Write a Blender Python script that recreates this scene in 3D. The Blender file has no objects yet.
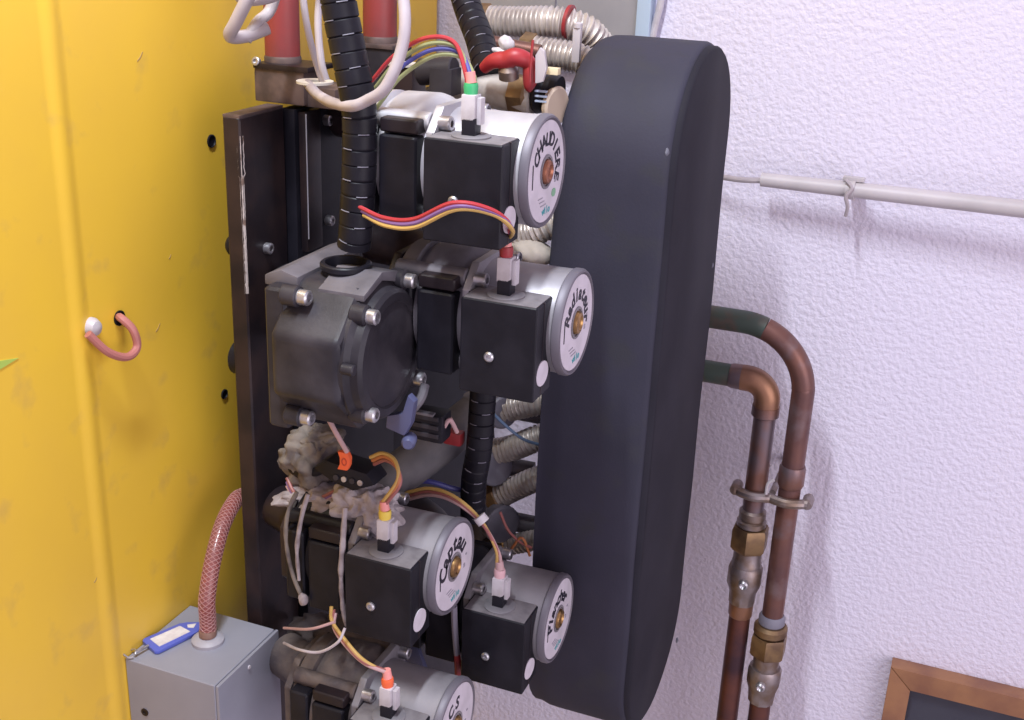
import bpy, bmesh, math, random
from mathutils import Vector, Matrix, noise
random.seed(4)
S = bpy.context.scene
C = S.collection
PI = math.pi
V = Vector

# ------------------------------------------------------------------ camera
FPX, CAMZ = 1183.0, 1.75
yaw, pit, roll = math.radians(21), math.radians(21.1), math.radians(2.35)
FW = V((-math.sin(yaw)*math.cos(pit), math.cos(yaw)*math.cos(pit), -math.sin(pit)))
R0 = V((math.cos(yaw), math.sin(yaw), 0)); U0 = R0.cross(FW)
RT = R0*math.cos(roll) + U0*math.sin(roll)
UP = U0*math.cos(roll) - R0*math.sin(roll)
cd = bpy.data.cameras.new('camera'); cam = bpy.data.objects.new('camera', cd); C.objects.link(cam)
cd.sensor_width = 36; cd.lens = FPX/1024*36; cd.clip_start = 0.02
cam.matrix_world = Matrix(((RT.x, UP.x, -FW.x, 0), (RT.y, UP.y, -FW.y, 0), (RT.z, UP.z, -FW.z, CAMZ), (0, 0, 0, 1)))
S.camera = cam

# ------------------------------------------------------------------ light
S.view_settings.view_transform = 'Standard'
S.view_settings.look = 'None'
S.view_settings.gamma = 1
S.view_settings.use_curve_mapping = False
S.view_settings.exposure = -0.20
w = bpy.data.worlds.new('world'); S.world = w; w.use_nodes = True
bg = w.node_tree.nodes['Background']
bg.inputs[0].default_value = (0.86, 0.74, 0.93, 1); bg.inputs[1].default_value = 0.82
def area(name, loc, size, sy, power, col, target=None):
    l = bpy.data.lights.new(name, 'AREA'); l.shape = 'RECTANGLE'; l.size = size; l.size_y = sy
    l.energy = power; l.color = col
    o = bpy.data.objects.new(name, l); C.objects.link(o); o.location = loc
    o.rotation_euler = (V(target)-V(loc)).to_track_quat('-Z', 'Y').to_euler() if target else (0, 0, 0)   # no target: straight down, long side along Y
    return o
# ceiling fluorescent tube running towards the wall
tube_light = area('ceiling_tube_light', (-.38, .385, 2.55), .05, .52, 27, (.86, .93, 1.0))
# added soft fill from the right with no known source, lifts casing and wall
side_light = area('side_fill', (2.3, -.7, 1.5), 2.2, 2.0, 42, (1.0, .93, .97), (-.4, 1.2, 1.15))

# ------------------------------------------------------------------ pixel -> world point on a real plane
def ray(x, y): return FW + RT*((x-512)/FPX) - UP*((y-360)/FPX)
def ony(x, y, Y): r = ray(x, y); return V((0, 0, CAMZ)) + r*(Y/r.y)
def onx(x, y, X): r = ray(x, y); return V((0, 0, CAMZ)) + r*(X/r.x)
def pts(*a): return [ony(*p) for p in a]

# ------------------------------------------------------------------ materials
MATS = {}
def mat(name, col, rough=.5, metal=0., col2=None, nscale=40, lo=.4, hi=.65, bump=0., bscale=200, bdist=.001, spec=.5, trans=0., coat=0., detail=4, col3=None, n3=14, lo3=.55, hi3=.7):
    if name in MATS: return MATS[name]
    m = bpy.data.materials.new(name); m.use_nodes = True
    nt = m.node_tree; b = nt.nodes['Principled BSDF']
    b.inputs['Base Color'].default_value = (*col, 1); b.inputs['Roughness'].default_value = rough
    b.inputs['Metallic'].default_value = metal; b.inputs['Specular IOR Level'].default_value = spec
    b.inputs['Transmission Weight'].default_value = trans; b.inputs['Coat Weight'].default_value = coat
    tc = nt.nodes.new('ShaderNodeTexCoord')
    def layer(prev, c, sc, l, h):
        n = nt.nodes.new('ShaderNodeTexNoise'); n.inputs['Scale'].default_value = sc; n.inputs['Detail'].default_value = detail
        nt.links.new(tc.outputs['Object'], n.inputs['Vector'])
        r = nt.nodes.new('ShaderNodeMapRange'); r.inputs[1].default_value = l; r.inputs[2].default_value = h
        nt.links.new(n.outputs['Fac'], r.inputs[0])
        x = nt.nodes.new('ShaderNodeMix'); x.data_type = 'RGBA'
        nt.links.new(r.outputs[0], x.inputs[0])
        if prev is None: x.inputs[6].default_value = (*col, 1)
        else: nt.links.new(prev, x.inputs[6])
        x.inputs[7].default_value = (*c, 1)
        return x.outputs[2]
    out = None
    if col2: out = layer(out, col2, nscale, lo, hi)
    if col3: out = layer(out, col3, n3, lo3, hi3)
    if out is not None: nt.links.new(out, b.inputs['Base Color'])
    if bump:
        n = nt.nodes.new('ShaderNodeTexNoise'); n.inputs['Scale'].default_value = bscale; n.inputs['Detail'].default_value = 3
        nt.links.new(tc.outputs['Object'], n.inputs['Vector'])
        bp = nt.nodes.new('ShaderNodeBump'); bp.inputs['Strength'].default_value = bump; bp.inputs['Distance'].default_value = bdist
        nt.links.new(n.outputs['Fac'], bp.inputs['Height']); nt.links.new(bp.outputs[0], b.inputs['Normal'])
    MATS[name] = m
    return m

YEL = mat('yellow_enamel', (.84, .53, .045), .42, col2=(.78, .48, .055), nscale=6, lo=.35, hi=.7, bump=.08, bscale=90, bdist=.001, col3=(.66, .41, .08), n3=25, lo3=.6, hi3=.8)
STEEL = mat('dark_steel', (.016, .011, .014), .40, .0, col2=(.034, .020, .020), nscale=28, bump=.1, bscale=160, spec=.3)
WORN = mat('worn_paint_edge', (.55, .47, .44), .6, col2=(.2, .13, .1), nscale=90, lo=.5, hi=.62)
BLK = mat('black_plastic', (.0085, .0078, .012), .42, col2=(.014, .013, .019), nscale=35, bump=.08, bscale=500, spec=.22)
DUSTY = mat('dusty_black_plastic', (.024, .021, .027), .45, col2=(.048, .042, .050), nscale=30, lo=.42, hi=.7, bump=.15, bscale=220, spec=.3)
ALUP = mat('greyish_aluminium', (.40, .38, .41), .40, .4, col2=(.24, .22, .24), nscale=18)
GREYBODY = mat('dusty_grey_casting', (.16, .145, .165), .55, .2, col2=(.10, .09, .105), nscale=30, bump=.15, bscale=260)
ALU = mat('cast_aluminium', (.56, .54, .57), .42, .35, col2=(.44, .42, .45), nscale=22, bump=.08, bscale=400)
ALU2 = mat('dull_dusty_aluminium', (.27, .25, .27), .6, .3, col2=(.20, .185, .20), nscale=22, bump=.08, bscale=400)
ALUR = mat('dark_rim_metal', (.155, .14, .165), .5, .3)
BOLT = mat('zinc_bolt', (.55, .54, .58), .35, .8, col2=(.35, .32, .33), nscale=120)
TOPLIT = mat('toplit_grey', (.20, .18, .19), .6, col2=(.12, .105, .115), nscale=60, lo=.45, hi=.7)  # grey standing for tube light on the black box tops
LAB = mat('white_label', (.64, .59, .64), .5, col2=(.56, .52, .56), nscale=60)
INK = mat('black_marker_ink', (.012, .010, .022), .5)
TEAL = mat('teal_print', (.06, .33, .36), .5)
GREENP = mat('green_print', (.22, .42, .26), .5)
GREYP = mat('grey_print', (.33, .31, .35), .5)
BRASS = mat('brass', (.50, .30, .12), .35, .9, col2=(.28, .16, .07), nscale=60)
OLDBR = mat('tarnished_brass', (.27, .17, .085), .45, .6, col2=(.15, .09, .055), nscale=50, bump=.1)
NICK = mat('tarnished_nickel', (.33, .28, .28), .45, .8, col2=(.24, .17, .13), nscale=55)
COP = mat('aged_copper', (.22, .10, .075), .40, .55, col2=(.125, .065, .065), nscale=16, lo=.35, hi=.65, col3=(.20, .13, .13), n3=30, bump=.05)
COPD = mat('dark_copper', (.16, .06, .045), .45, .6, col2=(.07, .035, .045), nscale=14, lo=.4, hi=.6)
VERD = mat('verdigris_copper', (.07, .095, .08), .5, .3, col2=(.12, .075, .06), nscale=30, lo=.42, hi=.62, col3=(.04, .08, .07), n3=30)
SOLD = mat('bright_copper', (.34, .17, .10), .40, .6, col2=(.23, .12, .085), nscale=25)
SOLG = mat('grey_tinned_copper', (.20, .155, .175), .42, .7, col2=(.24, .12, .09), nscale=24)
FOAM = mat('black_foam_rubber', (.037, .035, .055), .72, col2=(.030, .029, .045), nscale=9, bump=.25, bscale=420, bdist=.0006, col3=(.036, .035, .046), n3=30, spec=.3)
FOAM_SHADE = mat('black_foam_shaded', (.015, .0135, .021), .78, col2=(.021, .019, .028), nscale=14, bump=.25, bscale=420, bdist=.0006, spec=.25)  # darker foam for the end face, its shade put into the colour
WHT = mat('white_plastic', (.56, .52, .55), .45, col2=(.46, .42, .44), nscale=80)
PIPEW = mat('ivory_conduit', (.54, .49, .51), .45, col2=(.47, .43, .44), nscale=20)
CABW = mat('greyed_white_cable', (.46, .40, .42), .5, col2=(.36, .31, .33), nscale=30)
RED = mat('red_wire', (.42, .035, .045), .4)
BLU = mat('blue_wire', (.07, .07, .28), .4)
PUR = mat('violet_wire', (.20, .10, .26), .4)
YLW = mat('yellow_wire', (.52, .33, .10), .4)
ORW = mat('orange_wire', (.46, .16, .06), .4)
GRW = mat('green_wire', (.27, .28, .13), .4)
PNK = mat('pink_wire', (.48, .30, .30), .45)
BROW = mat('brown_wire', (.30, .10, .09), .45)
REDP = mat('red_lacquered_pipe', (.27, .042, .04), .45, col2=(.20, .04, .04), nscale=25)
RUST = mat('rusty_steel', (.075, .052, .050), .55, .2, col2=(.15, .10, .09), nscale=50)
GREYB = mat('grey_enclosure', (.30, .30, .36), .5, .1, col2=(.25, .25, .30), nscale=14, lo=.3, hi=.75, bump=.05, col3=(.42, .39, .38), n3=9, lo3=.58, hi3=.75)
CORR = mat('stainless_corrugation', (.62, .56, .52), .38, .45, col2=(.44, .38, .35), nscale=60)
HOSE = mat('red_translucent_hose', (.30, .085, .075), .22, trans=.15, col2=(.25, .09, .085), nscale=40)
BRAID = mat('pink_braid_thread', (.42, .20, .19), .5)
BLTAG = mat('blue_key_tag', (.10, .13, .50), .3)
PAPER = mat('paper_insert', (.72, .67, .66), .7, col2=(.62, .56, .56), nscale=150)
REDH = mat('red_handle', (.36, .025, .032), .45, col2=(.25, .025, .03), nscale=40)
ORG = mat('orange_tag', (.85, .14, .045), .5)
ORGD = mat('dark_orange_print', (.50, .06, .03), .5)
GRNB = mat('green_band', (.05, .42, .16), .4)
PNKB = mat('salmon_band', (.80, .30, .27), .45)
YLB = mat('yellow_band', (.75, .55, .08), .45)
BLG = mat('blue_grey_plastic', (.085, .09, .175), .4)
SLATE = mat('grey_cap', (.20, .19, .235), .5, col2=(.15, .14, .18), nscale=40)
LAG = mat('grey_pipe_lagging', (.145, .135, .145), .75, col2=(.10, .095, .105), nscale=40, bump=.3, bscale=250)
CRUD = mat('crusty_sealant', (.20, .165, .14), .8, col2=(.10, .08, .078), nscale=55, lo=.42, hi=.6, bump=.5, bscale=150, bdist=.002)
CRUD2 = mat('pale_sealant', (.36, .31, .32), .7, col2=(.20, .16, .165), nscale=70, lo=.4, hi=.65, bump=.5, bscale=170, bdist=.002)
GRIME = mat('rust_grime', (.13, .10, .09), .7, .2, col2=(.07, .055, .06), nscale=45, bump=.4, bscale=160, bdist=.002)
WOOD = mat('varnished_wood', (.33, .155, .075), .5, col2=(.24, .105, .06), nscale=22, bump=.1)
BOARD = mat('slate_board', (.042, .042, .062), .6, col2=(.055, .055, .075), nscale=12)
GREYM = mat('grey_backboard_metal', (.40, .385, .40), .5, .2, col2=(.34, .33, .35), nscale=10)
BLUEM = mat('pale_blue_trim', (.46, .57, .70), .5)
CLEARP = mat('translucent_tie', (.50, .45, .47), .4)
CONC = mat('concrete_floor', (.48, .46, .46), .8, col2=(.40, .38, .38), nscale=8)

# stucco wall
def stucco():
    m = bpy.data.materials.new('white_stucco'); m.use_nodes = True; nt = m.node_tree; b = nt.nodes['Principled BSDF']
    b.inputs['Roughness'].default_value = .75; b.inputs['Specular IOR Level'].default_value = .3
    b.inputs['Base Color'].default_value = (.735, .69, .81, 1)
    tc = nt.nodes.new('ShaderNodeTexCoord')
    n1 = nt.nodes.new('ShaderNodeTexNoise'); n1.inputs['Scale'].default_value = 150; n1.inputs['Detail'].default_value = 2.5
    n2 = nt.nodes.new('ShaderNodeTexNoise'); n2.inputs['Scale'].default_value = 420; n2.inputs['Detail'].default_value = 2
    for n in (n1, n2): nt.links.new(tc.outputs['Object'], n.inputs['Vector'])
    r = nt.nodes.new('ShaderNodeValToRGB'); r.color_ramp.elements[0].position = .36; r.color_ramp.elements[1].position = .62
    nt.links.new(n1.outputs['Fac'], r.inputs[0])
    a = nt.nodes.new('ShaderNodeMath'); a.operation = 'MULTIPLY_ADD'; a.inputs[1].default_value = .35
    nt.links.new(n2.outputs['Fac'], a.inputs[0]); nt.links.new(r.outputs[0], a.inputs[2])
    bp = nt.nodes.new('ShaderNodeBump'); bp.inputs['Strength'].default_value = .50; bp.inputs['Distance'].default_value = .0016
    nt.links.new(a.outputs[0], bp.inputs['Height']); nt.links.new(bp.outputs[0], b.inputs['Normal'])
    return m
STUC = stucco()

# ------------------------------------------------------------------ mesh builder
def catmull(P, n):
    P = [V(p) for p in P]
    if len(P) < 3:
        return [P[0].lerp(P[1], i/n) for i in range(n+1)]
    Q = [P[0]*2-P[1]] + P + [P[-1]*2-P[-2]]; out = []
    for i in range(1, len(Q)-2):
        a, b, c, d = Q[i-1:i+3]
        for k in range(n):
            t = k/n
            out.append(.5*((2*b)+(c-a)*t+(2*a-5*b+4*c-d)*t*t+(3*b-a-3*c+d)*t**3))
    out.append(P[-1]); return out
def frame(ax):
    ax = V(ax).normalized(); h = V((0, 0, 1)) if abs(ax.z) < .9 else V((1, 0, 0))
    u = h.cross(ax).normalized(); return u, ax.cross(u)

class MB:
    def __init__(s): s.bm = bmesh.new()
    def box(s, lo, hi, bev=0., seg=2):
        b = bmesh.new(); lo = V(lo); hi = V(hi)
        bmesh.ops.create_cube(b, size=1)
        for v in b.verts: v.co = V([lo[i]+(hi[i]-lo[i])*(v.co[i]+.5) for i in range(3)])
        if bev: bmesh.ops.bevel(b, geom=b.edges[:], offset=bev, segments=seg, affect='EDGES', profile=.7)
        return s.add(b)
    def add(s, b, mx=None):
        me = bpy.data.meshes.new('t')
        if mx is not None: bmesh.ops.transform(b, matrix=mx, verts=b.verts[:])
        b.to_mesh(me); b.free(); s.bm.from_mesh(me); bpy.data.meshes.remove(me); return s
    def rings(s, R, cap=True, close=False):
        L = [[s.bm.verts.new(p) for p in r] for r in R]; n = len(L[0])
        for i in range(len(L) - (0 if close else 1)):
            a, b = L[i], L[(i+1) % len(L)]
            for k in range(n):
                s.bm.faces.new((a[k], a[(k+1) % n], b[(k+1) % n], b[k]))
        if cap and not close:
            s.bm.faces.new(L[0][::-1]); s.bm.faces.new(L[-1])
        return s
    def lathe(s, o, ax, prof, n=32, rot=0., sy=1.):
        """prof: (distance along axis, radius)"""
        o = V(o); ax = V(ax).normalized(); u, v = frame(ax); R = []
        for d, r in prof:
            R.append([o+ax*d+(u*math.cos(2*PI*k/n+rot)+v*sy*math.sin(2*PI*k/n+rot))*max(r, 1e-5) for k in range(n)])
        return s.rings(R)
    def cyl(s, a, b, r, n=20, bev=0.):
        a = V(a); b = V(b); L = (b-a).length
        pr = [(0, r), (L, r)] if not bev else [(0, r-bev), (bev, r), (L-bev, r), (L, r-bev)]
        return s.lathe(a, b-a, pr, n)
    def tube(s, P, r, n=12, step=8, fn=None, raw=False):
        Q = P if raw else catmull(P, step)
        t = (Q[1]-Q[0]).normalized(); u, v = frame(t); R = []; acc = 0
        for i, p in enumerate(Q):
            d = (Q[min(i+1, len(Q)-1)]-Q[max(i-1, 0)]).normalized()
            u = (u-d*u.dot(d)).normalized(); v = d.cross(u)
            if i: acc += (p-Q[i-1]).length
            rr = fn(acc, i/(len(Q)-1)) if fn else r
            R.append([p+(u*math.cos(2*PI*k/n)+v*math.sin(2*PI*k/n))*rr for k in range(n)])
        return s.rings(R)
    def corr(s, P, r, amp, pitch, n=16):
        Q = catmull(P, 60); tot = sum((Q[i+1]-Q[i]).length for i in range(len(Q)-1))
        N = max(12, int(tot/pitch*6)); out = []; acc = 0; j = 0; seg = [0]
        for i in range(len(Q)-1): seg.append(seg[-1]+(Q[i+1]-Q[i]).length)
        for k in range(N+1):
            d = tot*k/N
            while j < len(Q)-2 and seg[j+1] < d: j += 1
            out.append(Q[j].lerp(Q[j+1], (d-seg[j])/max(1e-9, seg[j+1]-seg[j])))
        return s.tube(out, r, n, raw=True, fn=lambda a, t: r+amp*math.sin(a/pitch*2*PI))
    def prism(s, poly, fn, t0, t1, bev=0., seg=2):
        """poly 2D list, fn(u,v,t)->point"""
        b = bmesh.new()
        A = [b.verts.new(fn(u, v, t0)) for u, v in poly]; B = [b.verts.new(fn(u, v, t1)) for u, v in poly]
        n = len(poly)
        b.faces.new(A[::-1]); b.faces.new(B)
        for k in range(n): b.faces.new((A[k], A[(k+1) % n], B[(k+1) % n], B[k]))
        bmesh.ops.recalc_face_normals(b, faces=b.faces[:])
        if bev:
            E = [e for e in b.edges if len(e.link_faces) == 2 and e.calc_face_angle(0) > .5]
            bmesh.ops.bevel(b, geom=E, offset=bev, segments=seg, affect='EDGES', profile=.7)
        return s.add(b)
    def blob(s, c, r, amp=.2, fr=60., sub=4, seed=0.):
        b = bmesh.new(); bmesh.ops.create_icosphere(b, subdivisions=sub, radius=1)
        c = V(c); r = V(r if hasattr(r, '__len__') else (r, r, r))
        for v in b.verts:
            d = v.co.normalized(); p = V((d.x*r.x, d.y*r.y, d.z*r.z))
            k = 1+amp*noise.noise((p+V((seed, seed, 0)))*fr)+amp*.5*noise.noise(p*fr*2.3)
            v.co = c+p*k
        return s.add(b)
    def build(s, name, m, parent=None, smooth=True, angle=35, origin=None):
        bmesh.ops.recalc_face_normals(s.bm, faces=s.bm.faces[:])
        co = [v.co for v in s.bm.verts]
        if parent is not None: o0 = V(WO[parent.name])
        elif origin is not None: o0 = V(origin)
        else: o0 = V(((min(c.x for c in co)+max(c.x for c in co))/2, (min(c.y for c in co)+max(c.y for c in co))/2, min(c.z for c in co)))
        for v in s.bm.verts: v.co -= o0
        me = bpy.data.meshes.new(name); s.bm.to_mesh(me); s.bm.free()
        if smooth: me.shade_smooth(); me.set_sharp_from_angle(angle=math.radians(angle))
        me.materials.append(m)
        o = bpy.data.objects.new(name, me); C.objects.link(o)
        if parent is not None: o.parent = parent; WO[o.name] = o0
        else: o.location = o0; WO[o.name] = o0
        return o
WO = {}
def thing(name, label, cat, loc, group=None):
    o = bpy.data.objects.new(name, None); C.objects.link(o); o.location = loc; o.empty_display_size = .02
    WO[o.name] = V(loc); o['label'] = label; o['category'] = cat
    if group: o['group'] = group
    return o
def tag(o, label, cat, group=None):
    o['label'] = label; o['category'] = cat
    if group: o['group'] = group
    return o
def struct(o): o['kind'] = 'structure'; return o
def hexa(mb, c, ax, r, h, rot=0.): return mb.lathe(c, ax, [(0, r), (h*.8, r), (h, r*.82)], 6, rot)
def bolt_mb(c, ax, r=.004, h=.006):
    m = MB(); m.lathe(c, ax, [(0, r), (h*.85, r), (h, r*.8), (h, r*.5), (h*.55, r*.45)], 14); return m

# ================================================================== SETTING
WY = 1.42
struct(MB().box((-2.2, WY, 0), (1.6, WY+.12, 2.9)).build('wall_back', STUC))
struct(MB().box((-2.2, -1.6, -.1), (1.6, WY, 0)).build('floor', CONC))

# ================================================================== YELLOW CASING
PX = -.66
cas = thing('yellow_cabinet', 'large yellow painted metal boiler casing with vertical fold on the left', 'cabinet', (PX, 1.0, 0))
RY = .725
poly = [(PX, 1.405)]+[(PX+.0021*(.5+.5*math.cos(PI*k/10)), RY-.0135*k/10) for k in range(10, -11, -1)][::-1]+[(PX, .40), (PX-.55, .40), (PX-.55, 1.405)]
m = MB(); m.prism(poly, lambda u, v, t: V((u, v, t)), .03, 2.3)
m.build('side_panel', YEL, cas, smooth=False)
# feet keep it on the floor
MB().box((PX-.5, .45, 0), (PX-.05, 1.39, .03)).build('plinth', STEEL, cas)
def hole(px, py, r, name='panel_hole'):
    c = onx(px, py, PX)
    m = MB(); m.lathe(c-V((.001, 0, 0)), (1, 0, 0), [(0, r), (.0022, r), (.0026, r*.86), (.0014, r*.8), (.0014, 0)], 20)
    return m.build(name, BLK, cas)
hole(211, 141, .0062); hole(224, 394, .0052); hole(119, 318, .0068)
# small printed green point at the edge
c = onx(18, 358, PX)
m = MB(); m.prism([(0, 0), (-.045, .010), (-.045, -.006)], lambda u, v, t: V((PX+t, c.y+u, c.z+v)), -.0005, .0006); m.build('green_mark', mat('green_sign_print', (.42, .55, .10), .5), cas)
# scuffs
sc = mat('brown_scuff', (.42, .27, .10), .6)
for px, py, a in ((140, 57, .006), (170, 257, .0025), (158, 328, .005), (96, 579, .004), (12, 158, .007)):
    c = onx(px, py, PX)
    if px < 60: continue
    m = MB(); m.prism([(-a, -.0006), (0, -.0012), (a, .0010), (a*.7, .0016), (0, .0002), (-a, .0004)], lambda u, v, t: V((PX+t, c.y+u*.7, c.z+v+u*.5)), -.0002, .0003); m.build('scuff', sc, cas)

# cable loop with white clip
cl = thing('cable_loop', 'short pinkish red cable loop coming out of a hole in the yellow casing', 'cable', onx(105, 350, PX))
P = [onx(119, 318, PX-.004), onx(121, 318, PX+.008), onx(133, 330, PX+.018), onx(137, 347, PX+.02), onx(127, 357, PX+.02), onx(108, 352, PX+.016), onx(88, 334, PX+.009)]
MB().tube(P, .0036, 10).build('cable', mat('dusty_red_cable', (.42, .15, .13), .5), cl)
c = onx(90, 327, PX)
MB().lathe(c-V((.001, 0, 0)), (1, 0, 0), [(0, .0085), (.004, .0085), (.0085, .006), (.010, .002), (.010, 0)], 20).build('clip', CLEARP, cl)

# ================================================================== MOUNTING FRAME
FX = -.585
fr = thing('support_post', 'black painted steel post with bolted back plate beside yellow casing', 'frame', (FX, .9, 0))
MB().box((-.601, .852, 0), (-.583, .922, 1.572), .004, 3).build('post', STEEL, fr)
m = MB()
zz = 1.566; random.seed(8)
R = []
k = 0
zs = [1.556-.003*i for i in range(48)]
Rl = []
for i, z in enumerate(zs):
    wd = .0009*(1+.8*noise.noise(V((0, 0, z*190))))
    if i < 12: wd *= 3.0
    if i > 24: wd *= .6
    cx, cy = -.5834, .8523
    Rl.append([V((cx-.0012-wd*.9, cy-.0003, z)), V((cx-.0002, cy-.0006+.0012, z)), V((cx+.0006, cy+.0014+wd, z)), V((cx-.0008, cy+.002, z))])
m.rings(Rl); wn = m.build('worn_edge', WORN, fr); wn['label'] = 'pale chipped paint along the post corner'
MB().box((-.6005, .8525, 1.5705), (-.5835, .9215, 1.5735), .0012).build('post_cap', RUST, fr)
MB().box((FX-.004, .923, .95), (FX+.012, 1.12, 1.570), .003).build('back_plate', BLK, fr)
MB().box((FX-.004, 1.121, .55), (FX+.010, 1.37, 1.553), .003).build('lower_plate', BLK, fr)
MB().box((FX+.0125, .928, 1.437), (FX+.020, .955, 1.568), .002).build('edge_strip', STEEL, fr)
MB().cyl((FX+.0205, .9285, 1.45), (FX+.0205, .9285, 1.566), .0006, 8).build('bare_edge', GREYP, fr)
for px, py in ((325, 120), (327, 220), (318, 300)):
    bolt_mb(onx(px, py, FX+.012), (1, 0, 0), .005, .007).build('bolt', BOLT, fr)
bolt_mb(onx(266, 248, -.583), (1, 0, 0), .0052, .006).build('bolt', BOLT, fr)
for py, r, y0 in ((242, .010, .862), (356, .0165, .862)):
    c = onx(226, py, -.62); m = MB()
    m.lathe((-.613, .872, c.z), (1, 0, 0), [(0, r*.75), (.003, r), (.012, r), (.013, r*.8)], 24); m.build('bolt_head', BLK, fr)
# stay feet under the plate
MB().box((FX-.03, 1.09, 0), (FX+.005, 1.118, .96), .004).build('rear_post', STEEL, fr)

# ================================================================== PUMPS
MC = {}
def glyphs(word, size, R, a0, a1, mtl, name, parent, x, tilt=0., shear=.1, bold=.012, jit=0.):
    """handwritten letters set round an arc, as thin flat ink on the disc facing +X (parent-local)"""
    bm = bmesh.new(); n = len(word); dg = bpy.context.evaluated_depsgraph_get()
    for i, chh in enumerate(word):
        if chh == ' ': continue
        cu = bpy.data.curves.new('g', 'FONT'); cu.body = chh; cu.size = size*(1+jit*random.uniform(-1, 1)); cu.align_x = 'CENTER'; cu.shear = shear; cu.offset = bold*size; cu.extrude = .0002; cu.resolution_u = 3
        ob = bpy.data.objects.new('g', cu); me = bpy.data.meshes.new_from_object(ob)
        if R is not None:
            a = math.radians(a0+(a1-a0)*i/max(1, n-1)); rot = a-PI/2+tilt+jit*random.uniform(-1, 1)
            px, py = R*math.cos(a), R*math.sin(a)
        else:
            px, py, rot = a0[0]+a1*i, a0[1], tilt
        t2 = bmesh.new(); t2.from_mesh(me)
        for v in t2.verts:
            u, q = v.co.x, v.co.y-size*.33
            v.co = V((x+v.co.z, px+u*math.cos(rot)-q*math.sin(rot), py+u*math.sin(rot)+q*math.cos(rot)))
        m2 = bpy.data.meshes.new('t'); t2.to_mesh(m2); t2.free(); bm.from_mesh(m2)
        bpy.data.objects.remove(ob); bpy.data.curves.remove(cu); bpy.data.meshes.remove(me); bpy.data.meshes.remove(m2)
    me = bpy.data.meshes.new(name); bm.to_mesh(me); bm.free(); me.materials.append(mtl)
    o = bpy.data.objects.new(name, me); C.objects.link(o); o.parent = parent; WO[o.name] = V((0, 0, 0))
    return o
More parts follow.
